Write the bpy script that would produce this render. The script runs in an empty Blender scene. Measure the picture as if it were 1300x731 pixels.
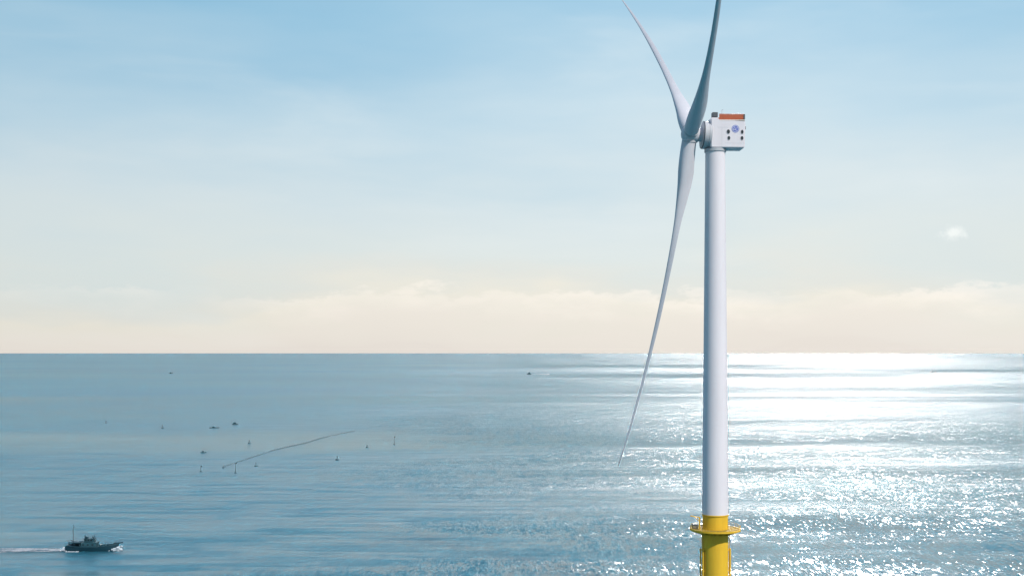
import bpy, bmesh, math, random
from mathutils import Vector, Matrix

R = math.radians
sc = bpy.context.scene
col = sc.collection
random.seed(7)

# ------------------------------------------------------------------ camera
F, H = 1500.0, 78.0            # focal length in photo pixels, eye height above the sea
cam_d = bpy.data.cameras.new('camera')
cam_d.sensor_fit = 'HORIZONTAL'
cam_d.sensor_width = 36.0
cam_d.lens = 36.0 * F / 1300.0
cam_d.shift_y = 82.5 / 1300.0
cam_d.clip_start = 1.0
cam_d.clip_end = 1.0e6
cam = bpy.data.objects.new('camera', cam_d)
cam.location = (0, 0, H)
cam.rotation_euler = (R(90), 0, 0)
col.objects.link(cam)
sc.camera = cam

# ------------------------------------------------------------------ exposure
sc.view_settings.view_transform = 'Standard'
sc.view_settings.look = 'None'
sc.view_settings.exposure = 0.0
sc.view_settings.gamma = 1.0
sc.view_settings.use_curve_mapping = False

SUN_AZ, SUN_EL = R(140), R(42)      # azimuth clockwise from +Y
to_sun = Vector((math.sin(SUN_AZ) * math.cos(SUN_EL), math.cos(SUN_AZ) * math.cos(SUN_EL), math.sin(SUN_EL)))

sc.cycles.use_denoising = True
sc.cycles.sample_clamp_indirect = 2.0
sc.cycles.caustics_reflective = False
sc.cycles.caustics_refractive = False

# ------------------------------------------------------------------ node helpers
class NT:
    """small wrapper for wiring node trees"""
    def __init__(self, tree):
        self.t = tree
        self.n = tree.nodes
    def new(self, kind, **props):
        nd = self.n.new(kind)
        for k, v in props.items():
            setattr(nd, k, v)
        return nd
    def put(self, sock, v):
        if isinstance(v, bpy.types.NodeSocket):
            self.t.links.new(v, sock)
        elif isinstance(v, (tuple, list)) and sock.type == 'RGBA' and len(v) == 3:
            sock.default_value = (*v, 1)
        else:
            sock.default_value = v
    def math(self, op, a, b=0.0, c=0.0, clamp=False):
        nd = self.new('ShaderNodeMath', operation=op, use_clamp=clamp)
        for i, v in enumerate((a, b, c)):
            self.put(nd.inputs[i], v)
        return nd.outputs[0]
    def vmath(self, op, a, b=(0, 0, 0)):
        nd = self.new('ShaderNodeVectorMath', operation=op)
        self.put(nd.inputs[0], a)
        self.put(nd.inputs[1], b)
        return nd.outputs['Value'] if op in ('DOT_PRODUCT', 'LENGTH') else nd.outputs['Vector']
    def mixc(self, f, a, b, blend='MIX'):
        nd = self.new('ShaderNodeMix', data_type='RGBA', blend_type=blend)
        self.put(nd.inputs[0], f); self.put(nd.inputs[6], a); self.put(nd.inputs[7], b)
        return nd.outputs[2]
    def noise(self, vec, scale, detail=2.0, rough=0.5, dist=0.0):
        nd = self.new('ShaderNodeTexNoise')
        self.put(nd.inputs['Vector'], vec)
        nd.inputs['Scale'].default_value = scale
        nd.inputs['Detail'].default_value = detail
        nd.inputs['Roughness'].default_value = rough
        nd.inputs['Distortion'].default_value = dist
        return nd.outputs['Fac']
    def mapr(self, v, a, b, c=0.0, d=1.0, smooth=False):
        nd = self.new('ShaderNodeMapRange')
        nd.interpolation_type = 'SMOOTHSTEP' if smooth else 'LINEAR'
        self.put(nd.inputs[0], v)
        for i, x in enumerate((a, b, c, d)):
            self.put(nd.inputs[i + 1], x)
        return nd.outputs[0]
    def ramp(self, v, stops):
        nd = self.new('ShaderNodeValToRGB')
        e = nd.color_ramp.elements
        while len(e) > 1:
            e.remove(e[0])
        for i, (p, c) in enumerate(stops):
            el = e[0] if i == 0 else e.new(p)
            el.position = p
            el.color = (*c, 1)
        self.put(nd.inputs[0], v)
        return nd.outputs[0]

def lin(r, g, b):
    f = lambda c: (c / 255 / 12.92) if c / 255 <= 0.04045 else ((c / 255 + 0.055) / 1.055) ** 2.4
    return (f(r), f(g), f(b))

# ------------------------------------------------------------------ sky
w = bpy.data.worlds.new('World')
sc.world = w
w.use_nodes = True
w.node_tree.nodes.clear()
k = NT(w.node_tree)
out = k.new('ShaderNodeOutputWorld')
bg = k.new('ShaderNodeBackground')
BG = 0.1
bg.inputs[1].default_value = BG
k.t.links.new(bg.outputs[0], out.inputs[0])
d = k.vmath('NORMALIZE', k.new('ShaderNodeTexCoord').outputs['Generated'])
sep = k.new('ShaderNodeSeparateXYZ')
k.put(sep.inputs[0], d)
zz = k.math('MAXIMUM', sep.outputs[2], 0.0)
sky = k.new('ShaderNodeTexSky', sky_type='NISHITA')
sky.sun_disc = False
sky.sun_elevation = SUN_EL
sky.sun_rotation = SUN_AZ
sky.dust_density = 2.0
# hazy air and thin veil over the clear sky: cream at the horizon, blue overhead
soft = k.noise(k.vmath('MULTIPLY', d, (1.0, 1.0, 4.0)), 3.0, 4.0, 0.55)
zs = k.math('ADD', zz, k.mapr(soft, 0.3, 0.7, -0.030, 0.030))
veil = k.ramp(k.math('POWER', k.math('MAXIMUM', zs, 0.0), 0.5), [
    (0.0, lin(234, 226, 217)), (0.141, lin(237, 230, 220)), (0.20, lin(234, 230, 218)),
    (0.235, lin(223, 225, 219)), (0.283, lin(215, 224, 223)), (0.36, lin(205, 220, 225)),
    (0.436, lin(178, 208, 223)), (0.53, lin(126, 184, 214)), (0.70, lin(95, 152, 193)), (1.0, lin(60, 112, 168))])
veil = k.vmath('SCALE', veil)
veil.node.inputs['Scale'].default_value = 1 / BG
skyc = k.mixc(0.86, sky.outputs[0], veil)
# thin streaks of high cloud
wisp = k.noise(k.vmath('MULTIPLY', d, (1.0, 1.0, 5.0)), 3.2, 6.0, 0.55, 0.4)
skyc = k.mixc(k.mapr(wisp, 0.48, 0.78, 0.0, 0.20, True), skyc, tuple(c / BG for c in lin(232, 236, 234)))
# low bank of cloud along the horizon with a wavy bright top
bank_n = k.noise(k.vmath('MULTIPLY', d, (1.0, 1.0, 2.5)), 22.0, 6.0, 0.6)
top = k.math('ADD', k.mapr(k.noise(k.vmath('MULTIPLY', d, (1, 1, 0)), 7.0, 3.0), 0.3, 0.7, 0.044, 0.056),
             k.mapr(bank_n, 0.3, 0.7, -0.009, 0.009))
bank = k.mapr(k.math('SUBTRACT', top, sep.outputs[2]), -0.002, 0.004, 0, 1, True)
bank_fade = k.mapr(k.math('SUBTRACT', top, sep.outputs[2]), 0.0, 0.028, 1.0, 0.0, True)
patch = k.mapr(k.noise(k.vmath('MULTIPLY', d, (1, 1, 3)), 9.0, 3.0), 0.38, 0.62, 0.1, 1.0)
bank = k.math('MULTIPLY', k.math('MULTIPLY', bank, bank_fade), patch)
skyc = k.mixc(k.math('MULTIPLY', bank, k.mapr(sep.outputs[0], -0.3, 0.42, 0.32, 0.62)), skyc, tuple(c / BG for c in lin(252, 243, 232)))
# one small bright puff of cloud
def px_dir(px, py):
    return Vector(((px - 650) / F, 1.0, (448 - py) / F)).normalized()
puff = k.math('MULTIPLY', k.vmath('LENGTH', k.vmath('MULTIPLY', k.vmath('SUBTRACT', d, tuple(px_dir(1209, 296))), (0.62, 0.62, 1.25))), 125.0)
puff = k.math('ADD', puff, k.mapr(k.noise(d, 90.0, 4.0, 0.6), 0.3, 0.7, -0.45, 0.45))
puff = k.mapr(puff, 0.0, 1.1, 0.5, 0.0, True)
skyc = k.mixc(puff, skyc, tuple(c / BG for c in lin(252, 254, 250)))
# second sun: glow added above the frame to make the sea glitter
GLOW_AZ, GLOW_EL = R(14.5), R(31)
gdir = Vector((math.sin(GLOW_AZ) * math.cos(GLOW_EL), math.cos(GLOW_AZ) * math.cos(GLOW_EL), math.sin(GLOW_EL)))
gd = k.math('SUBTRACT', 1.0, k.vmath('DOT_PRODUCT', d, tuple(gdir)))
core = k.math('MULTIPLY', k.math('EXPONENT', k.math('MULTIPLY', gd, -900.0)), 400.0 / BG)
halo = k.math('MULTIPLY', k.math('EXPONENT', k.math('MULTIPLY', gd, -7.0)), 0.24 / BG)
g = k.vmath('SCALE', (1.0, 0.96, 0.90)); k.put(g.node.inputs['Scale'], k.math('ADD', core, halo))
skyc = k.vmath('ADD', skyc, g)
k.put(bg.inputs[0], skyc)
w.cycles.sampling_method = 'MANUAL'
w.cycles.sample_map_resolution = 2048

# ------------------------------------------------------------------ sun
sl = bpy.data.lights.new('sun', 'SUN')
sl.energy = 4.0
sl.angle = R(0.5)
sl.color = (1.0, 0.95, 0.90)
sun = bpy.data.objects.new('sun', sl)
sun.rotation_euler = (-to_sun).to_track_quat('-Z', 'Y').to_euler()
sun.location = (0, 0, 400)
col.objects.link(sun)

# ------------------------------------------------------------------ materials
def mat(name, colour, rough=0.45, metal=0.0, var=0.06, scale=1.5, spec=0.5, streak=False):
    m = bpy.data.materials.new(name)
    m.use_nodes = True
    t = NT(m.node_tree)
    b = t.n['Principled BSDF']
    pos = t.new('ShaderNodeTexCoord').outputs['Object']
    p2 = t.vmath('MULTIPLY', pos, (1, 1, 0.12)) if streak else pos
    n = t.noise(p2, scale, 5.0, 0.6)
    f = t.mapr(n, 0.3, 0.7, 1 - var, 1 + var * 0.5)
    c = t.vmath('SCALE', colour)
    t.put(c.node.inputs['Scale'], f)
    t.put(b.inputs['Base Color'], c)
    t.put(b.inputs['Roughness'], t.mapr(n, 0.3, 0.7, rough - 0.06, rough + 0.06))
    b.inputs['Metallic'].default_value = metal
    b.inputs['Specular IOR Level'].default_value = spec
    return m

M = {
    'white': mat('white_paint', (0.71, 0.67, 0.69), 0.58, spec=0.25, var=0.05, scale=0.35, streak=True),
    'blade': mat('blade_gelcoat', (0.59, 0.58, 0.61), 0.62, spec=0.2, var=0.05, scale=0.25),
    'grey': mat('grey_paint', (0.42, 0.43, 0.45), 0.5, var=0.08, scale=0.6),
    'generator': mat('light_grey_paint', (0.50, 0.50, 0.52), 0.58, spec=0.25, var=0.06, scale=0.5),
    'darkgrey': mat('dark_grey_steel', (0.09, 0.10, 0.11), 0.5, var=0.15, scale=1.2),
    'yellow': mat('yellow_marine_paint', (0.72, 0.43, 0.018), 0.7, var=0.12, scale=0.5, streak=True),
    'orange': mat('orange_railing_panel', (0.42, 0.085, 0.025), 0.55, var=0.12, scale=0.7),
    'cream': mat('cream_roof_edge', (0.78, 0.70, 0.62), 0.5, var=0.05),
    'window': mat('dark_vent_glass', (0.03, 0.035, 0.04), 0.25, var=0.2, scale=2),
    'blue': mat('blue_emblem_paint', (0.10, 0.14, 0.45), 0.45, var=0.06, scale=2),
    'emblem_white': mat('white_emblem_paint', (0.70, 0.70, 0.74), 0.45, var=0.04, scale=2),
    'hull': mat('shaded_teal_hull_paint', (0.006, 0.046, 0.068), 0.55, var=0.25, scale=0.8),  # dark teal also carries the shade of the backlit hull
    'far_hull': mat('distance_faded_hull_paint', (0.085, 0.145, 0.165), 0.7, var=0.2, scale=0.5),  # lightened colour carries the small boats' fading with distance, in place of haze
    'cabin': mat('shaded_teal_cabin_paint', (0.016, 0.075, 0.10), 0.6, var=0.25, scale=1.0),  # backlit shade put into the cabin's teal too
    'pane': mat('dark_cabin_glass', (0.008, 0.014, 0.02), 0.15, var=0.1),
    'pole': mat('weathered_pole', (0.09, 0.135, 0.15), 0.6, var=0.2),
    'buoy': mat('dark_buoy_rubber', (0.065, 0.125, 0.150), 0.7, var=0.2),
    'deck': mat('grey_green_grating', (0.34, 0.22, 0.03), 0.8, var=0.2, scale=2),
}

def foam_mat(name, lo, hi, sx, cut):
    m = bpy.data.materials.new(name)
    m.use_nodes = True
    t = NT(m.node_tree)
    b = t.n['Principled BSDF']
    b.inputs['Base Color'].default_value = (*hi, 1)
    b.inputs['Roughness'].default_value = 0.8
    uv = t.new('ShaderNodeTexCoord')
    s = t.new('ShaderNodeSeparateXYZ'); t.put(s.inputs[0], uv.outputs['UV'])
    n = t.noise(t.vmath('MULTIPLY', uv.outputs['Object'], (sx, 1.0, 1.0)), 0.45, 6.0, 0.65)
    edge = t.math('MULTIPLY', t.mapr(s.outputs[1], 0.0, 0.3, 0, 1, True), t.mapr(s.outputs[1], 0.7, 1.0, 1, 0, True))
    age = t.mapr(s.outputs[0], 0.0, 1.0, 1.0, 0.45)
    a = t.math('MULTIPLY', edge, age)
    al = t.mapr(t.math('ADD', n, t.math('MULTIPLY', a, 0.6)), cut, cut + 0.25, 0, 1, True)
    t.put(b.inputs['Alpha'], t.math('MULTIPLY', al, edge))
    return m
M['foam'] = foam_mat('white_wake_foam', 0.4, (0.25, 0.265, 0.29), 0.16, 0.82)

def sea_material():
    m = bpy.data.materials.new('sea_water')
    m.use_nodes = True
    t = NT(m.node_tree)
    t.n.remove(t.n['Principled BSDF'])
    pos = t.new('ShaderNodeNewGeometry').outputs['Position']
    sp = t.new('ShaderNodeSeparateXYZ'); t.put(sp.inputs[0], pos)
    # wind patches; the breeze freshens towards +X
    big = t.noise(t.vmath('MULTIPLY', pos, (0.35, 1.0, 1.0)), 0.0010, 7.0, 0.60, 0.5)
    mid = t.noise(t.vmath('MULTIPLY', pos, (0.25, 1.0, 1.0)), 0.009, 4.0, 0.6, 0.4)
    breeze = t.mapr(sp.outputs[0], -240.0, 40.0, -0.085, 0.006, True)
    wind = t.math('ADD', t.math('MULTIPLY', big, 0.72), t.math('ADD', t.math('MULTIPLY', mid, 0.28), breeze))
    wind = t.mapr(wind, 0.455, 0.530, 0, 1, True)
    # long oily slicks where the ripples die away
    slick = t.noise(t.vmath('MULTIPLY', pos, (0.30, 1.0, 1.0)), 0.0011, 8.0, 0.66, 0.9)
    slick = t.mapr(slick, 0.47, 0.62, 0, 1, True)
    # facet slopes of the waves, from long swell to short wind chop
    def slope(vec, scale, detail, rough, amp, dist=0.0):
        nd = t.new('ShaderNodeTexNoise')
        t.put(nd.inputs['Vector'], vec)
        for key, val in (('Scale', scale), ('Detail', detail), ('Roughness', rough), ('Distortion', dist)):
            nd.inputs[key].default_value = val
        c = t.vmath('SUBTRACT', nd.outputs['Color'], (0.5, 0.5, 0.5))
        c = t.vmath('SCALE', c); t.put(c.node.inputs['Scale'], amp)
        return c
    s1 = slope(t.vmath('MULTIPLY', pos, (1.0, 0.17, 1.0)), 1.25, 2.0, 0.6, t.mapr(wind, 0, 1, 0.10, 1.0), 0.3)
    s1b = slope(t.vmath('MULTIPLY', pos, (1.0, 0.25, 1.0)), 0.33, 2.0, 0.6, t.mapr(wind, 0, 1, 0.06, 0.42), 0.3)
    s2 = slope(t.vmath('MULTIPLY', pos, (0.8, 0.45, 1.0)), 0.11, 3.0, 0.6, t.mapr(wind, 0, 1, 0.07, 0.36), 0.5)
    s3 = slope(t.vmath('MULTIPLY', pos, (0.15, 1.0, 1.0)), 0.12, 5.0, 0.62, t.math('MULTIPLY', t.mapr(wind, 0, 1, 0.56, 0.40), t.mapr(slick, 0, 1, 1.0, 0.35)), 0.6)
    sl_ = t.vmath('ADD', t.vmath('ADD', t.vmath('ADD', s1, s1b), s2), s3)
    nrm = t.vmath('NORMALIZE', t.vmath('ADD', t.vmath('MULTIPLY', sl_, (1.25, 1, 0)), (0, 0, 1)))
    gl = t.new('ShaderNodeBsdfGlossy', distribution='GGX')
    gl.inputs['Color'].default_value = (1, 1, 1, 1)
    t.put(gl.inputs['Normal'], nrm)
    t.put(gl.inputs['Roughness'], t.mapr(slick, 0, 1, t.mapr(wind, 0, 1, 0.27, 0.21), 0.09))
    # light scattered back out of the deep water
    tint = t.noise(pos, 0.0009, 3.0, 0.5)
    ss = t.new('ShaderNodeSubsurfaceScattering', falloff='BURLEY')
    t.put(ss.inputs['Color'], t.mixc(t.mapr(tint, 0.35, 0.65), (0.014, 0.108, 0.158), (0.024, 0.126, 0.160)))
    ss.inputs['Scale'].default_value = 80.0
    ss.inputs['Radius'].default_value = (1, 1, 1)
    fr = t.new('ShaderNodeFresnel'); fr.inputs['IOR'].default_value = 1.333
    t.put(fr.inputs['Normal'], nrm)
    mx = t.new('ShaderNodeMixShader')
    t.put(mx.inputs[0], t.math('MINIMUM', t.math('MULTIPLY', fr.outputs[0], 0.78), 0.38))
    t.put(mx.inputs[1], ss.outputs[0]); t.put(mx.inputs[2], gl.outputs[0])
    t.put(t.n['Material Output'].inputs['Surface'], mx.outputs[0])
    return m
M['sea'] = sea_material()

# ------------------------------------------------------------------ mesh helpers
def link(name, bm, m, parent=None, loc=None, smooth=True, angle=40):
    me = bpy.data.meshes.new(name)
    bmesh.ops.recalc_face_normals(bm, faces=bm.faces)
    bm.to_mesh(me)
    bm.free()
    me.materials.append(m)
    if smooth:
        me.polygons.foreach_set('use_smooth', [True] * len(me.polygons))
        me.set_sharp_from_angle(angle=R(angle))
    o = bpy.data.objects.new(name, me)
    col.objects.link(o)
    if parent:
        o.parent = parent
    if loc is not None:
        o.location = loc
    return o

def empty(name, loc, rz=0.0):
    o = bpy.data.objects.new(name, None)
    o.location = loc
    o.rotation_euler = (0, 0, rz)
    o.empty_display_size = 2
    col.objects.link(o)
    return o

def tag(o, label=None, cat=None, group=None, kind=None):
    for key, val in (('label', label), ('category', cat), ('group', group), ('kind', kind)):
        if val:
            o[key] = val
    return o

def ring_loft(bm, rings, cap=True, closed=True):
    """rings: lists of points of equal length; skins them in order"""
    vs = [[bm.verts.new(p) for p in r] for r in rings]
    n = len(vs[0])
    for a, b in zip(vs, vs[1:]):
        for i in range(n if closed else n - 1):
            j = (i + 1) % n
            bm.faces.new((a[i], a[j], b[j], b[i]))
    if cap:
        bm.faces.new(vs[0][::-1])
        bm.faces.new(vs[-1])
    return vs

def circle(c, ax, r, n=48, r2=None):
    ax = Vector(ax).normalized()
    u = ax.orthogonal().normalized() if abs(ax.z) < 0.95 else Vector((1, 0, 0))
    if abs(ax.z) < 0.95:
        u = Vector((0, 0, 1)).cross(ax).normalized()
    v = ax.cross(u)
    r2 = r2 or r
    return [Vector(c) + u * (r * math.cos(2 * math.pi * i / n)) + v * (r2 * math.sin(2 * math.pi * i / n)) for i in range(n)]

def lathe(bm, base, ax, prof, n=48, cap=True):
    ax = Vector(ax).normalized()
    ring_loft(bm, [circle(Vector(base) + ax * h, ax, r, n) for h, r in prof], cap)

def tube(bm, p, q, r, n=8, r2=None):
    p, q = Vector(p), Vector(q)
    ax = q - p
    ring_loft(bm, [circle(p, ax, r, n), circle(q, ax, r2 or r, n)])

def box(bm, c, size, mtx=None, bevel=0.0):
    t = bmesh.new()
    bmesh.ops.create_cube(t, size=1.0, matrix=Matrix.Translation(c) @ Matrix.Diagonal((*size, 1)))
    if bevel:
        bmesh.ops.bevel(t, geom=t.edges[:], offset=bevel, segments=2, affect='EDGES')
    if mtx:
        t.transform(mtx)
    me = bpy.data.meshes.new('tmp'); t.to_mesh(me); t.free()
    bm.from_mesh(me); bpy.data.meshes.remove(me)

def prism(bm, pts, y0, y1):
    """pts: outline in x,z extruded along y"""
    ring_loft(bm, [[Vector((x, y0, z)) for x, z in pts], [Vector((x, y1, z)) for x, z in pts]])

def on_sea(px, py):
    Y = H * F / (py - 448.0)
    return Vector(((px - 650) * Y / F, Y, 0.0))

# ------------------------------------------------------------------ the sea, one sheet to the horizon
bm = bmesh.new()
NS = 128
radii = [0.0] + [8 * 1.16 ** i for i in range(73)]
prev = None
c0 = bm.verts.new((0, 0, 0))
for r in radii[1:]:
    cur = [bm.verts.new((r * math.cos(2 * math.pi * i / NS), r * math.sin(2 * math.pi * i / NS), 0)) for i in range(NS)]
    for i in range(NS):
        j = (i + 1) % NS
        if prev is None:
            bm.faces.new((c0, cur[i], cur[j]))
        else:
            bm.faces.new((prev[i], cur[i], cur[j], prev[j]))
    prev = cur
sea = link('sea', bm, M['sea'])
for p in sea.data.polygons[:1]:
    if p.normal.z < 0:
        sea.data.flip_normals()
tag(sea, 'calm blue sea with bright sun glitter reaching the horizon', 'sea', kind='structure')

# ================================================================== the wind turbine
D = 375.0
TX = (908 - 650) / F * D
turbine = empty('wind_turbine', (TX, D, 0))
tag(turbine, 'tall white three bladed offshore wind turbine on a yellow base', 'wind turbine')
def T(name, bm, m, parent=None, **kw):
    return link(name, bm, m, parent or turbine, **kw)

# yellow base with its collar
bm = bmesh.new()
lathe(bm, (0, 0, 0), (0, 0, 1), [(-12, 4.1), (-2, 4.1), (21.2, 4.1), (21.9, 4.1), (22.0, 4.0), (26.6, 4.0), (26.65, 4.22), (27.0, 4.22)], 64)
base = T('foundation', bm, M['yellow'], angle=30)
# boat landings: two fender tubes with ladder between, right and left flank
def boat_landing(phi):
    bm = bmesh.new()
    rot = Matrix.Rotation(phi, 4, 'Z')
    for s in (-1, 1):
        tube(bm, (4.6, s * 0.95, -6), (4.6, s * 0.95, 16.2), 0.24, 10)
        for z in (2, 9, 15.5):
            tube(bm, (4.6, s * 0.95, z), (3.9, s * 0.7, z + 0.3), 0.17)
    return T_(bm, rot, 'boat_landing')
def T_(bm, rot, name):
    bm.transform(rot)
    return T(name, bm, M['yellow'])
def ladder(phi, parent):
    bm = bmesh.new()
    for s in (-1, 1):
        tube(bm, (4.42, s * 0.3, -4), (4.42, s * 0.3, 21.5), 0.07, 6)
    z = -4.0
    while z < 21.4:
        tube(bm, (4.42, -0.3, z), (4.42, 0.3, z), 0.035, 5)
        z += 0.6
    bm.transform(Matrix.Rotation(phi, 4, 'Z'))
    return T('ladder', bm, M['yellow'], parent)
for phi in (R(-4), R(194)):
    bl = boat_landing(phi)
    ladder(phi, bl)
# cable tubes on the foundation
bm = bmesh.new()
for a in (R(80), R(100)):
    p = Vector((4.3 * math.cos(a), 4.3 * math.sin(a), 0))
    tube(bm, p + Vector((0, 0, -8)), p + Vector((0, 0, 21)), 0.12, 8)
T('cable_tube', bm, M['yellow'], base)

# working platform: deck ring, rim girder, brackets, railing
PR, PZ = 8.0, 22.35
NP = 24
bm = bmesh.new()
outer = [Vector((PR * math.cos(2 * math.pi * i / NP), PR * math.sin(2 * math.pi * i / NP), 0)) for i in range(NP)]
inner = [Vector((4.03 * math.cos(2 * math.pi * i / NP), 4.03 * math.sin(2 * math.pi * i / NP), 0)) for i in range(NP)]
top_i = [bm.verts.new(p + Vector((0, 0, PZ))) for p in inner]
top_o = [bm.verts.new(p * 0.985 + Vector((0, 0, PZ))) for p in outer]
bot_o = [bm.verts.new(p * 0.985 + Vector((0, 0, PZ - 0.15))) for p in outer]
bot_i = [bm.verts.new(p + Vector((0, 0, PZ - 0.15))) for p in inner]
for i in range(NP):
    j = (i + 1) % NP
    for a, b in ((top_i, top_o), (top_o, bot_o), (bot_o, bot_i), (bot_i, top_i)):
        bm.faces.new((a[i], b[i], b[j], a[j]))
platform = T('platform', bm, M['deck'], angle=30)
bm = bmesh.new()
for s_, z0, z1 in ((1.0, PZ - 0.48, PZ + 0.08),):
    a = [p * s_ for p in outer]; b = [p * 0.972 * s_ for p in outer]
    L = [[bm.verts.new(p + Vector((0, 0, z))) for p in q] for q, z in ((a, z1), (a, z0), (b, z0), (b, z1))]
    for i in range(NP):
        j = (i + 1) % NP
        for q in range(4):
            A_, B_ = L[q], L[(q + 1) % 4]
            bm.faces.new((A_[i], B_[i], B_[j], A_[j]))
T('rim_girder', bm, M['yellow'], platform, angle=20)
for i in range(12):
    a = 2 * math.pi * (i + 0.5) / 12
    bm = bmesh.new()
    prism(bm, [(4.05, -0.17), (7.95, -0.17), (7.95, -0.55), (4.05, -1.9)], -0.09, 0.09)
    bm.transform(Matrix.Translation((0, 0, PZ)) @ Matrix.Rotation(a, 4, 'Z'))
    T('bracket', bm, M['yellow'], platform, angle=20)
bm = bmesh.new()
for i in range(NP):
    p, q = outer[i] * 0.985, outer[(i + 1) % NP] * 0.985
    up = Vector((0, 0, PZ))
    tube(bm, p + up, p + up + Vector((0, 0, 1.2)), 0.035, 6)
    m_ = (p + q) / 2
    tube(bm, m_ + up, m_ + up + Vector((0, 0, 1.2)), 0.03, 6)
    for z in (0.4, 0.8, 1.2):
        tube(bm, p + up + Vector((0, 0, z)), q + up + Vector((0, 0, z)), 0.03, 6)
T('railing', bm, M['yellow'], platform)
# davit crane and equipment cabinet standing on the left of the deck
bm = bmesh.new()
cx, cy = -5.2, -1.2
tube(bm, (cx, cy, PZ), (cx, cy, PZ + 3.9), 0.22, 12)
tube(bm, (cx, cy, PZ + 3.7), (cx - 3.0, cy - 1.0, PZ + 4.4), 0.16, 10)
tube(bm, (cx, cy, PZ + 2.4), (cx - 1.7, cy - 0.55, PZ + 3.95), 0.09, 8)
T('davit_crane', bm, M['yellow'])
bm = bmesh.new()
box(bm, (-6.4, 0.2, PZ + 0.75), (1.5, 1.7, 1.5), bevel=0.05)
box(bm, (-6.4, 2.3, PZ + 0.55), (1.1, 1.3, 1.1), bevel=0.05)
T('cabinet', bm, M['darkgrey'])

# tower
bm = bmesh.new()
TZ0, TZ1 = 27.0, 142.0
def tr(z):
    return 4.12 + (3.12 - 4.12) * (z - TZ0) / (TZ1 - TZ0)
prof = [(TZ0, 4.12)]
for z in (55, 84, 113):
    prof += [(z - 0.12, tr(z)), (z - 0.06, tr(z) - 0.015), (z, tr(z) - 0.015), (z + 0.06, tr(z))]
prof += [(TZ1, tr(TZ1))]
lathe(bm, (0, 0, 0), (0, 0, 1), prof, 96)
tower = T('tower', bm, M['white'], angle=9)
bm = bmesh.new()
prism(bm, [(-0.55, 0), (0.55, 0), (0.55, 2.3), (-0.55, 2.3)], -0.06, 0.06)
bm.transform(Matrix.Rotation(R(-150), 4, 'Z') @ Matrix.Translation((0, -4.13, 27.5)))
T('door', bm, M['grey'], tower)

# rotor frame fitted to the photograph
PSI, DELTA, TILT, CONE, PREB, BL = 0.04732, -0.14453, 0.06214, 0.0499, 8.7, 109.0
ca, sa = math.cos(PSI), math.sin(PSI)
nose = Vector((-ca * math.cos(TILT), -sa * math.cos(TILT), math.sin(TILT)))
t0 = Vector((sa, -ca, 0))
upv = t0.cross(nose)
if upv.z < 0:
    upv = -upv
HUB = Vector(((876.06 - 650) / F * D - TX, 0.0, H + (448 - 170.46) / F * D))

# nacelle body: side outline with a stepped front, rounded edges
nm = Matrix.Translation((-0.5, 0, 0)) @ Matrix.Rotation(PSI, 4, 'Z')
NZ = 142.6
bm = bmesh.new()
HW = 3.25
pts = [(-1.55, 0.25), (-1.2, 0.0), (9.0, 0.0), (9.25, 0.25), (9.45, 8.2), (9.2, 8.5), (1.1, 8.5), (0.75, 9.45), (-1.25, 9.45), (-1.55, 9.05)]
prism(bm, pts, -HW, HW)
bmesh.ops.bevel(bm, geom=[e for e in bm.edges if abs(e.verts[0].co.y) > 3 and abs(e.verts[0].co.y - e.verts[1].co.y) < 0.01], offset=0.22, segments=3, affect='EDGES')
bm.transform(Matrix.Translation((0, 0, NZ)) @ nm)
nacelle = T('nacelle', bm, M['white'], angle=35)
def nac(name, bm, m, parent=nacelle, **kw):
    bm.transform(Matrix.Translation((0, 0, NZ)) @ nm)
    return T(name, bm, m, parent, **kw)
bm = bmesh.new()
lathe(bm, (0.5, 0, -1.0), (0, 0, 1), [(0, 3.2), (0.05, 3.42), (0.98, 3.42)], 64)
nac('yaw_shade_collar', bm, M['grey'])  # grey yaw collar added as the nacelle's shadow band on the tower
# recessed side vents, near and far side
for (x, z, wd, ht) in ((3.95, 5.0, 1.0, 1.3), (4.12, 3.0, 0.85, 1.2), (8.35, 4.95, 0.8, 1.25), (8.3, 3.0, 0.85, 1.2)):
    for s in (-1, 1):
        bm = bmesh.new()
        def ell(y, k_):
            return [Vector((x + wd / 2 * k_ * math.cos(2 * math.pi * i / 28), y, z + ht / 2 * k_ * math.sin(2 * math.pi * i / 28))) for i in range(28)]
        ring_loft(bm, [ell(s * (HW - 0.1), 1.0), ell(s * (HW + 0.03), 1.0)])
        v_ = nac('vent', bm, M['window'], angle=30)
        bm = bmesh.new()
        rr = [ell(s * (HW - 0.05), 1.13), ell(s * (HW + 0.1), 1.13), ell(s * (HW + 0.1), 1.0), ell(s * (HW - 0.05), 1.0)]
        ring_loft(bm, rr, cap=False)
        nac('vent_rim', bm, M['generator'], angle=30)
# panel joints on the sides
for s in (-1, 1):
    for c_, sz in (((2.2, 6.35), (3.4, 0.03, 0.07)), ((1.9, 3.3), (0.05, 0.03, 5.6)), ((6.0, 1.4), (6.2, 0.03, 0.05))):
        bm = bmesh.new()
        box(bm, (c_[0], s * HW, c_[1]), sz)
        nac('panel_joint', bm, M['grey'])
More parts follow.
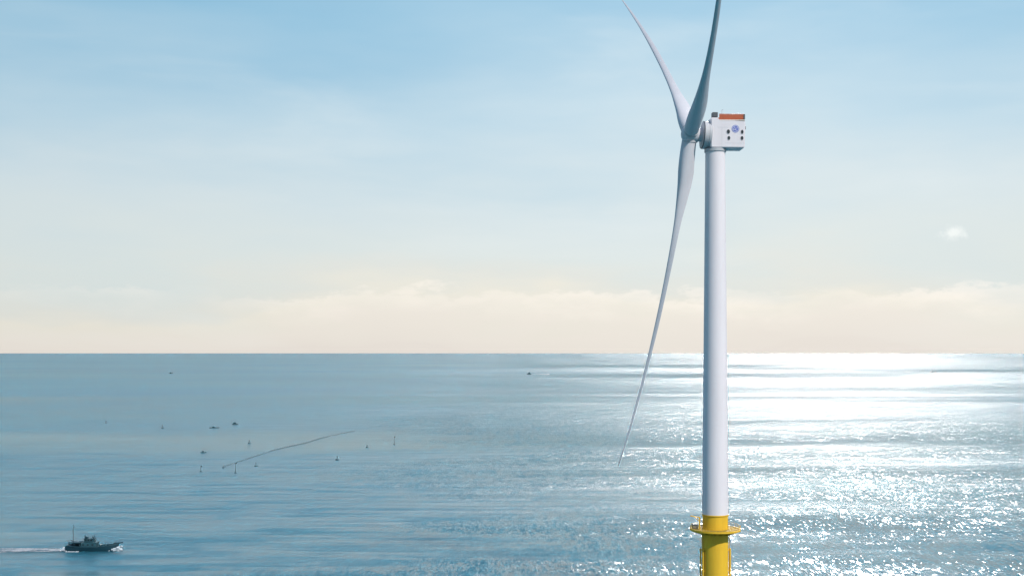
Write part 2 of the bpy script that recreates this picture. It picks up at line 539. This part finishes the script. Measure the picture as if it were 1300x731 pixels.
# round blue emblem: ring, script letters, four curls
EX, EZ, ER = 6.2, 5.9, 1.2
for s in (-1, 1):
    bm = bmesh.new()
    lathe(bm, (EX, s * (HW - 0.01), EZ), (0, s, 0), [(0, ER), (0.05, ER)], 40)
    disc = nac('emblem', bm, M['blue'])
    bm = bmesh.new()
    def arc(cx, cz, r, a0, a1, wd, n=28):
        rings = []
        for i in range(n + 1):
            a = a0 + (a1 - a0) * i / n
            tpr = wd * (0.45 + 0.55 * math.sin(math.pi * i / n)) if abs(a1 - a0) < 6.2 else wd
            rings.append([Vector((EX + s * -1 * (-1) * 0 + (cx + (r + q) * math.cos(a)) * (1 if s < 0 else -1), y, EZ + cz + (r + q) * math.sin(a)))
                          for q, y in ((-tpr / 2, s * (HW + 0.042)), (tpr / 2, s * (HW + 0.042)), (tpr / 2, s * (HW + 0.06)), (-tpr / 2, s * (HW + 0.06)))])
        ring_loft(bm, rings)
    arc(0, 0, 0.98, 0, 2 * math.pi, 0.10, 48)
    for q in range(4):
        a = q * math.pi / 2 + 0.4
        arc(0.80 * math.cos(a), 0.80 * math.sin(a), 0.16, a + 1.2, a + 4.6, 0.10)
    # the script letters G and E
    arc(-0.24, 0.02, 0.30, R(50), R(330), 0.12)
    arc(-0.16, -0.20, 0.17, R(-160), R(60), 0.09)
    arc(0.27, 0.17, 0.17, R(60), R(290), 0.10)
    arc(0.25, -0.17, 0.20, R(75), R(320), 0.11)
    nac('lettering', bm, M['emblem_white'], disc)
def lift(bm):
    bm.transform(Matrix.Translation((0, 0, 0.38)))
# roof: cream edge, orange railing panels round the winching deck, grey deck
bm = bmesh.new()
for s in (-1, 1):
    box(bm, (5.2, s * (HW - 0.12), 8.26), (8.1, 0.34, 0.28), bevel=0.04)
box(bm, (9.1, 0, 8.26), (0.3, 2 * HW - 0.6, 0.28), bevel=0.04)
lift(bm); nac('roof_edge', bm, M['cream'])
bm = bmesh.new()
for s in (-1, 1):
    box(bm, (5.15, s * (HW - 0.18), 9.35), (8.1, 0.08, 1.45))
    box(bm, (1.75, s * (HW - 0.18), 8.5), (1.2, 0.08, 0.34))
box(bm, (9.16, 0, 9.35), (0.08, 2 * HW - 0.5, 1.45))
lift(bm); rl = nac('winch_deck_railing', bm, M['orange'])
bm = bmesh.new()
for s in (-1, 1):
    for i in range(7):
        x = 1.2 + i * 1.32
        tube(bm, (x, s * (HW - 0.27), 8.2), (x, s * (HW - 0.27), 10.25), 0.07, 8)
    tube(bm, (1.1, s * (HW - 0.18), 10.2), (9.2, s * (HW - 0.18), 10.2), 0.08, 8)
tube(bm, (9.16, -HW + 0.2, 10.2), (9.16, HW - 0.2, 10.2), 0.08, 8)
lift(bm); nac('rail', bm, M['orange'], rl)
bm = bmesh.new()
box(bm, (9.05, -HW + 0.25, 9.35), (0.5, 0.5, 1.6), bevel=0.04)
lift(bm); nac('corner_post', bm, M['darkgrey'], rl)
# cooler box and wind mast on the front roof
bm = bmesh.new()
box(bm, (-0.15, -2.0, 10.0), (1.7, 2.0, 1.55), bevel=0.08)
for i in range(5):
    box(bm, (-0.15, -3.0, 9.45 + i * 0.26), (1.45, 0.1, 0.08))
lift(bm); nac('cooler', bm, M['darkgrey'])
bm = bmesh.new()
tube(bm, (2.1, -2.4, 9.0), (2.1, -2.4, 11.6), 0.06, 8)
tube(bm, (1.8, -2.4, 11.5), (2.4, -2.4, 11.5), 0.04, 6)
lathe(bm, (2.4, -2.4, 11.5), (0, 0, 1), [(0, 0.05), (0.15, 0.12), (0.3, 0.05)], 10)
lift(bm); nac('wind_mast', bm, M['grey'])
bm = bmesh.new()
box(bm, (9.5, -2.6, 6.35), (0.3, 0.5, 1.0), bevel=0.05)
nac('rear_lamp_box', bm, M['darkgrey'])

# generator, neck and hub along the tilted axis
bm = bmesh.new()
g0 = HUB - nose * 6.35
lathe(bm, g0, nose, [(-0.1, 3.9), (0.0, 4.25), (0.08, 4.38), (0.85, 4.38), (0.9, 4.28), (1.1, 4.28), (1.15, 4.38), (2.25, 4.38), (2.55, 4.2), (2.62, 3.6), (2.64, 2.2)], 72)
generator = T('generator', bm, M['generator'], nacelle, angle=25)
bm = bmesh.new()
lathe(bm, g0, nose, [(2.34, 4.36), (2.36, 4.40), (2.54, 4.26), (2.56, 4.2)], 72)
T('seal_ring', bm, M['darkgrey'], generator, angle=25)
bm = bmesh.new()
lathe(bm, HUB - nose * 5.0, nose, [(0, 2.35), (2.2, 2.1), (2.6, 2.5), (3.1, 2.75), (5.0, 2.85), (6.2, 2.65), (7.0, 2.2), (7.6, 1.4), (7.85, 0.5), (7.88, 0.05)], 56)
hub = T('hub', bm, M['blade'], angle=35)

# blades
CH = [(1.6, 4.5), (4, 4.6), (9, 5.3), (15, 5.2), (20, 4.5), (27, 3.5), (35, 2.7), (48, 2.15), (60, 1.95), (70, 1.6), (85, 1.05), (100, 0.62), (107, 0.4), (109, 0.12)]
def interp(tab, r):
    for (a, x), (b, y) in zip(tab, tab[1:]):
        if r <= b:
            f = max(0.0, (r - a) / (b - a))
            return x + (y - x) * f
    return tab[-1][1]
def smooth_interp(tab, r):
    return sum(interp(tab, min(109, max(1.6, r + o))) for o in (-3, -1.5, 0, 1.5, 3)) / 5 if r < 104 else interp(tab, r)
TH = [(1.6, 1.0), (4, 0.97), (9, 0.78), (15, 0.60), (22, 0.48), (35, 0.38), (60, 0.32), (109, 0.24)]
TWS = ([(1.6, 20), (12, 16), (25, -12), (40, -36), (109, -42)],      # own twist per blade, shaped to darken or lighten its visible face
       [(1.6, -10), (12, -22), (25, -32), (45, -36), (109, -36)],
       [(1.6, 20), (12, 22), (25, 32), (45, 42), (80, 44), (109, 42)])
def airfoil(n=64):
    pts = []
    for i in range(n):
        a = 2 * math.pi * i / n
        x = 0.5 * (1 - math.cos(a))             # 0 leading edge, 1 trailing edge
        yt = 5 * (0.2969 * math.sqrt(max(x, 0)) - 0.126 * x - 0.3516 * x ** 2 + 0.2843 * x ** 3 - 0.1015 * x ** 4)
        pts.append((x, yt * (1 if i <= n // 2 else -1), a))
    return pts
AF = airfoil()
def blade(theta, TW, slim):
    rad = -math.cos(theta) * upv + math.sin(theta) * t0
    tan = -(math.sin(theta) * upv + math.cos(theta) * t0)
    bm = bmesh.new()
    rings = []
    rs = [1.6, 2.5, 4, 5.5, 7, 8.5, 10, 12, 14, 16.5, 19] + [20.5 + 1.5 * i for i in range(56)] + [104.5, 106, 107.3, 108.2, 108.7, 109]
    for r in rs:
        s = r / BL
        c = HUB + rad * (r * math.cos(CONE)) + nose * (math.sin(CONE) * r + PREB * s ** 2.2)
        be = R(smooth_interp(TW, r))
        ch, th = smooth_interp(CH, r) / (1 + (1 / math.cos(be) - 1) * min(1, r / 25)) ** -0.75, interp(TH, r)
        ch *= interp([(1.6, 1), (12, 1), (28, slim), (80, slim), (109, 0.95)], r)
        cd = -nose * math.cos(be) + tan * math.sin(be)
        td = tan * math.cos(be) + nose * math.sin(be)
        f = min(1.0, max(0.0, (r - 3.0) / 14.0)); f = f * f * (3 - 2 * f)
        off = 0.5 + (0.36 - 0.5) * f
        ring = []
        for x, yt, a in AF:
            cxp = 0.5 * (1 - math.cos(a)); cyp = 0.5 * math.sin(a)
            px = cxp
            py = (cyp * (1 - f) + yt * f) * th if f > 0 else cyp * th
            ring.append(c + cd * ((px - off) * ch) + td * (py * ch))
        rings.append(ring)
    ring_loft(bm, rings)
    o = T('blade', bm, M['blade'], angle=32)
    # bolted root collar
    bm = bmesh.new()
    lathe(bm, HUB + rad * 1.9, rad, [(0, 2.42), (0.75, 2.42), (0.85, 2.33)], 48)
    T('root_collar', bm, M['grey'], o, angle=30)
    return o
for i, tw in enumerate(TWS):
    blade(DELTA + i * 2 * math.pi / 3, tw, (0.64, 0.88, 0.80)[i])

# ================================================================== fishing boat near the left edge
bp = on_sea(118, 698.5)
boat = empty('fishing_boat', bp)
boat.scale = (1.0, 1.0, 0.84)
tag(boat, 'dark teal fishing boat with tall thin mast under way trailing white wake', 'fishing boat')
bm = bmesh.new()
st = [(-10.4, 2.0, 3.0), (-9.6, 2.35, 2.9), (-6, 2.7, 2.5), (-1, 2.8, 2.3), (4, 2.6, 2.5), (7, 1.9, 2.9), (9, 1.0, 3.3), (10.3, 0.12, 3.7)]
rings = []
for x, hw, zt in st:
    rise = max(0, (x - 5) / 5.3)
    rings.append([Vector((x, -hw, zt)), Vector((x, -hw * 0.95, zt - 0.5)), Vector((x - 0.3 * rise, -hw * 0.85, 0.6)), Vector((x - 0.9 * rise, -hw * 0.55, -0.7)), Vector((x - 1.2 * rise, 0, -1.2)),
                  Vector((x - 0.9 * rise, hw * 0.55, -0.7)), Vector((x - 0.3 * rise, hw * 0.85, 0.6)), Vector((x, hw * 0.95, zt - 0.5)), Vector((x, hw, zt)),
                  Vector((x, hw * 0.88, zt)), Vector((x, hw * 0.84, zt - 0.6)), Vector((x, -hw * 0.84, zt - 0.6)), Vector((x, -hw * 0.88, zt))])
ring_loft(bm, rings)
hull = link('hull', bm, M['hull'], boat, angle=35)
bm = bmesh.new()
for (x, hw, zt), (x2, hw2, zt2) in zip(st, st[1:]):
    for s in (-1, 1):
        tube(bm, (x, s * (hw + 0.03), zt - 0.25), (x2, s * (hw2 + 0.03), zt2 - 0.25), 0.11, 6)
link('rubbing_strake', bm, M['cabin'], hull)
bm = bmesh.new()
prism(bm, [(-4.3, 1.7), (1.6, 1.7), (1.9, 4.1), (1.3, 4.2), (-4.1, 3.95)], -1.8, 1.8)
cabin = link('cabin', bm, M['cabin'], boat, angle=20)
bm = bmesh.new()
prism(bm, [(-3.2, 4.2), (0.6, 4.2), (0.85, 5.2), (0.3, 5.75), (-3.0, 5.6)], -1.4, 1.4)
wheelhouse = link('wheelhouse', bm, M['cabin'], boat, angle=20)
bm = bmesh.new()
box(bm, (-1.25, 0, 5.78), (4.2, 3.2, 0.14))
link('wheelhouse_roof', bm, M['hull'], wheelhouse)
for s in (-1, 1):
    for x in (-2.4, -1.3, -0.2):
        bm = bmesh.new()
        box(bm, (x, s * 1.41, 5.0), (0.75, 0.05, 0.6))
        link('window', bm, M['pane'], wheelhouse)
    for x in (-3.2, -1.4, 0.4):
        bm = bmesh.new()
        box(bm, (x, s * 1.81, 3.1), (0.7, 0.05, 0.5))
        link('window', bm, M['pane'], cabin)
# after shelter on posts
bm = bmesh.new()
box(bm, (-6.7, 0, 4.05), (4.6, 3.9, 0.4), bevel=0.06)
shelter = link('shelter_roof', bm, M['hull'], boat, angle=20)
for x in (-8.7, -6.6, -4.7):
    for s in (-1, 1):
        bm = bmesh.new()
        tube(bm, (x, s * 1.8, 1.9), (x, s * 1.8, 3.9), 0.09)
        link('shelter_post', bm, M['hull'], shelter)
bm = bmesh.new()
box(bm, (-6.7, 1.75, 3.0), (4.2, 0.1, 1.7))
link('side_screen', bm, M['hull'], shelter)
bm = bmesh.new()
tube(bm, (-7.7, 0, 2.0), (-7.7, 0, 12.2), 0.15, 8, 0.09)
tube(bm, (-8.5, 0, 11.0), (-6.9, 0, 11.0), 0.05, 6)
for s in (-1, 1):
    tube(bm, (-7.7, 0, 11.4), (-9.3, s * 1.9, 3.0), 0.03, 5)
mast = link('mast', bm, M['pole'], boat)
bm = bmesh.new()
tube(bm, (-7.8, 0, 4.9), (-11.0, 0, 4.5), 0.13, 8)
link('boom', bm, M['pole'], mast)
bm = bmesh.new()
tube(bm, (-3.1, 0, 5.8), (-3.1, 0, 7.4), 0.16); tube(bm, (-3.1, 0, 6.9), (-1.9, 0, 6.0), 0.1)
box(bm, (-2.4, 0, 6.3), (0.9, 1.3, 0.6), bevel=0.05)
link('signal_mast', bm, M['hull'], boat)
bm = bmesh.new()
tube(bm, (0.3, 0, 5.7), (0.3, 0, 7.1), 0.2); box(bm, (0.2, 0, 6.5), (0.5, 1.8, 0.35)); tube(bm, (0.3, -1.2, 6.9), (0.3, 1.2, 6.9), 0.1)
link('radar_mast', bm, M['hull'], boat)
bm = bmesh.new()
tube(bm, (8.2, 0, 3.5), (11.9, 0, 3.95), 0.3, 8, 0.22)
box(bm, (9.6, 0, 3.55), (2.4, 0.9, 0.3), bevel=0.05)
link('bow_spar', bm, M['hull'], boat)
bm = bmesh.new()
for (x, hw, zt), (x2, hw2, zt2) in list(zip(st, st[1:]))[4:]:
    for s in (-1, 1):
        tube(bm, (x, s * hw * 0.9, zt), (x, s * hw * 0.9, zt + 0.9), 0.04, 5)
        tube(bm, (x, s * hw * 0.9, zt + 0.9), (x2, s * hw2 * 0.9, zt2 + 0.9), 0.04, 5)
link('bow_rail', bm, M['pole'], boat)
bm = bmesh.new()
box(bm, (4.4, 0, 2.5), (1.5, 1.6, 0.9), bevel=0.08)
tube(bm, (3.0, -1.5, 2.8), (3.0, 1.5, 2.8), 0.4, 10)
link('net_hauler', bm, M['cabin'], boat)

# foam: churned wake astern, bow wave
def foam_strip(name, x0, x1, n, wid, hgt, seed, m, label):
    rnd = random.Random(seed)
    bm = bmesh.new()
    uvl = bm.loops.layers.uv.new('UVMap')
    NV = 14
    rows = []
    for i in range(n + 1):
        f = i / n
        x = x0 + (x1 - x0) * f
        row = []
        for j in range(NV + 1):
            g_ = j / NV
            y = (g_ - 0.5) * wid(f) + math.sin(f * 5 + seed) * 0.7 * f
            z = 0.05 + hgt(f) * math.sin(math.pi * g_) * (0.55 + 0.6 * rnd.random())
            row.append((bm.verts.new((x, y, z)), f, g_))
        rows.append(row)
    for a, b in zip(rows, rows[1:]):
        for j in range(NV):
            q = (a[j], b[j], b[j + 1], a[j + 1])
            fc = bm.faces.new([v[0] for v in q])
            for lp, v in zip(fc.loops, q):
                lp[uvl].uv = (v[1], v[2])
    o = link(name, bm, m, loc=bp, angle=180)
    return tag(o, label, 'foam', kind='stuff')
foam_strip('wake_foam', -9.6, -62, 160, lambda f: 6.5 + 22 * f ** 0.7, lambda f: 0.55 * (1 - 0.6 * f), 3, M['foam'],
           'white churned wake foam stretching behind the dark fishing boat')
bm = bmesh.new()
rnd = random.Random(5)
for i in range(90):
    f = rnd.random()
    s = rnd.choice((-1, 1))
    x = 10.6 - f * 3.4 + rnd.uniform(-0.4, 0.9)
    y = s * (0.35 + f * 1.9 + rnd.uniform(-0.2, 0.5))
    r = rnd.uniform(0.18, 0.5) * (1.15 - 0.5 * f)
    z = rnd.uniform(0.0, 1.9) * (1 - 0.7 * f)
    bmesh.ops.create_icosphere(bm, subdivisions=2, radius=r, matrix=Matrix.Translation((x, y, z)) @ Matrix.Diagonal((1.3, 1.0, 0.9, 1)))
for i in range(60):
    x = -9.9 - rnd.random() * 2.6
    y = rnd.uniform(-1.9, 1.9)
    bmesh.ops.create_icosphere(bm, subdivisions=2, radius=rnd.uniform(0.15, 0.5), matrix=Matrix.Translation((x, y, rnd.uniform(0, 0.9))))
for i in range(40):
    x = -9.5 + rnd.random() * 5.0
    bmesh.ops.create_icosphere(bm, subdivisions=1, radius=rnd.uniform(0.12, 0.28), matrix=Matrix.Translation((x, -2.6 - rnd.random() * 0.7, 0.05)))
bow_m = mat('white_spray', (0.46, 0.52, 0.56), 0.8, var=0.03)
o = link('spray_foam', bm, bow_m, loc=bp)
tag(o, 'white spray of foam thrown up at the bow and stern of fishing boat', 'foam', kind='stuff')

# ================================================================== far boats
def small_boat(name, px, py, length, height, label, group=None, house=0.35, rz=0.0, mast_h=0.0, m='far_hull'):
    p = on_sea(px, py)
    o = empty(name, p, rz)
    o.scale = (0.88, 0.88, 0.88)
    tag(o, label, 'boat', group)
    l = length / 2
    b_ = length * 0.16
    fb = height * 0.42
    bm = bmesh.new()
    rings = []
    for f, wf, zf in ((-1, 0.75, 1.05), (-0.6, 1, 0.95), (0, 1, 0.9), (0.5, 0.85, 1.05), (0.8, 0.5, 1.25), (1, 0.06, 1.45)):
        x = f * l
        hw = b_ * wf
        rings.append([Vector((x, -hw, fb * zf)), Vector((x * 0.97, -hw * 0.8, -0.2)), Vector((x * 0.95, 0, -0.5)), Vector((x * 0.97, hw * 0.8, -0.2)), Vector((x, hw, fb * zf))])
    ring_loft(bm, rings)
    link('hull', bm, M[m], o, angle=35)
    bm = bmesh.new()
    hx = -0.15 * l
    prism(bm, [(hx - house * l, fb * 0.8), (hx + house * l, fb * 0.8), (hx + house * l * 0.8, height), (hx - house * l * 0.9, height)], -b_ * 0.6, b_ * 0.6)
    link('wheelhouse', bm, M['cabin'], o, angle=20)
    if mast_h:
        bm = bmesh.new()
        tube(bm, (hx, 0, height * 0.9), (hx, 0, mast_h), length * 0.012 + 0.05, 6)
        link('mast', bm, M['pole'], o)
    return o
GB = 'tiny boats scattered on the open sea'
small_boat('small_boat', 217, 474.0, 17, 5.5, 'tiny far boat alone near horizon at far left of the sea', GB, 0.4, mast_h=7)
b2 = small_boat('small_boat', 671.5, 475.0, 17, 7.5, 'tiny far boat with light wake beside it left of turbine blade near horizon', GB, 0.5, math.pi, 11)
small_boat('small_boat', 1184.5, 472.3, 29, 4.2, 'long flat dark vessel in the bright glitter far right of the tower', GB, 0.25)
small_boat('small_boat', 272, 543.0, 11, 1.9, 'low flat dark skiff just above the float line, left of the stubby boat', GB, 0.3)
small_boat('small_boat', 298.5, 538.8, 7, 3.0, 'stubby dark boat highest of the cluster above the float line', GB, 0.55)
small_boat('small_boat', 258.5, 574.2, 5.5, 1.5, 'little dark skiff left of the float line, nearer than other skiffs', GB, 0.4)
p = b2.location
bm = bmesh.new()
ring_loft(bm, [[Vector((x, y, 0.2 + 0.8 * (1 - f)))for x, y in ((9 + 66 * f, -6 - 12 * f), (9 + 66 * f, 6 + 12 * f))] for f in (0, .2, .4, .6, .8, 1)], cap=False, closed=False)
o = link('wake_foam', bm, bow_m, loc=p)
tag(o, 'short pale wake streak beside far boat near horizon', 'foam', kind='stuff')

# ================================================================== float line, marker poles, buoys
line_px = [(282, 593), (296, 588), (312, 583), (330, 577), (350, 570.5), (372, 565.5), (392, 561), (405, 556.5), (420, 553), (436, 549.5), (450, 547)]
pts = [on_sea(*q) for q in line_px]
fl = empty('float_line', pts[0])
tag(fl, 'long slanting line of dark net floats strung across the left sea', 'float line')
segs, tot = [], 0.0
for a, b in zip(pts, pts[1:]):
    segs.append((tot, a, b)); tot += (b - a).length
def at_len(s):
    for s0, a, b in segs[::-1]:
        if s >= s0:
            return a + (b - a).normalized() * (s - s0), (b - a).normalized()
bm = bmesh.new()
for a, b in zip(pts, pts[1:]):
    tube(bm, a - pts[0] + Vector((0, 0, 0.12)), b - pts[0] + Vector((0, 0, 0.12)), 0.09, 6)
link('rope', bm, M['buoy'], fl)
bm = bmesh.new()
bmesh.ops.create_icosphere(bm, subdivisions=2, radius=1.0, matrix=Matrix.Diagonal((0.30, 1.1, 0.26, 1)))
proto = link('float', bm, M['buoy'], fl)
NFL = 96
for i in range(NFL):
    p, dr = at_len(tot * (i + 0.5) / NFL)
    o = proto if i == 0 else proto.copy()
    if i:
        col.objects.link(o); o.parent = fl
    o.location = p - pts[0] + Vector((random.uniform(-.15, .15), random.uniform(-.2, .2), 0.2))
    o.rotation_euler = (0, 0, math.atan2(dr.y, dr.x) - math.pi / 2 + random.uniform(-.1, .1))
    s = random.uniform(0.8, 1.2)
    o.scale = (s, s, s)

def marker_pole(px, py, hgt, r, label):
    o = empty('marker_pole', on_sea(px, py))
    tag(o, label, 'marker pole', 'marker poles by the float line')
    bm = bmesh.new(); tube(bm, (0, 0, -1), (0, 0, hgt), r, 8, r * 0.7); link('pole', bm, M['pole'], o)
    bm = bmesh.new(); lathe(bm, (0, 0, -0.3), (0, 0, 1), [(0, 0.3), (0.3, 0.75), (0.7, 0.75), (1.0, 0.3)], 14); link('float', bm, M['buoy'], o)
    bm = bmesh.new(); box(bm, (0.45, 0, hgt - 0.5), (0.9, 0.05, 0.7)); link('flag', bm, M['pole'], o)
    return o
marker_pole(299, 600, 6.8, 0.22, 'tall thin marker pole at the near end of the float line')
marker_pole(500.5, 564, 7.0, 0.22, 'thin marker pole standing alone right of the float line')
marker_pole(255, 598.5, 4.0, 0.16, 'shortest marker pole left of the float line end')

def buoy(px, py, r, label):
    r *= 0.95
    o = empty('buoy', on_sea(px, py))
    tag(o, label, 'buoy', 'dark buoys round the float line')
    bm = bmesh.new()
    lathe(bm, (0, 0, -0.6 * r), (0, 0, 1), [(0, r * .6), (r * 0.4, r), (r * 1.0, r), (r * 1.45, r * .45), (r * 1.5, r * 0.2)], 20)
    link('body', bm, M['buoy'], o, angle=30)
    bm = bmesh.new()
    tube(bm, (0, 0, r * 0.9), (0, 0, r * 2.1), r * .16, 8)
    lathe(bm, (0, 0, r * 1.9), (0, 0, 1), [(0, r * .1), (r * .25, r * .35), (r * .5, r * .1)], 12)
    link('topmark', bm, M['pole'], o)
buoy(134.5, 536.6, 1.3, 'leftmost dark buoy of all, alone on the sea at far left')
buoy(206.5, 543.2, 1.5, 'dark buoy left of the low flat skiff')
buoy(316.5, 562.3, 1.3, 'small dark buoy just above the middle of the float line')
buoy(284, 593.6, 0.95, 'dark buoy at the near left end of the float line')
buoy(325, 591.5, 1.25, 'dark buoy just below the near end of the float line')
buoy(428, 583.6, 1.35, 'dark buoy below the far half of the float line')
buoy(466, 567.6, 1.1, 'faint dark buoy right of the float line, nearest the lone pole')
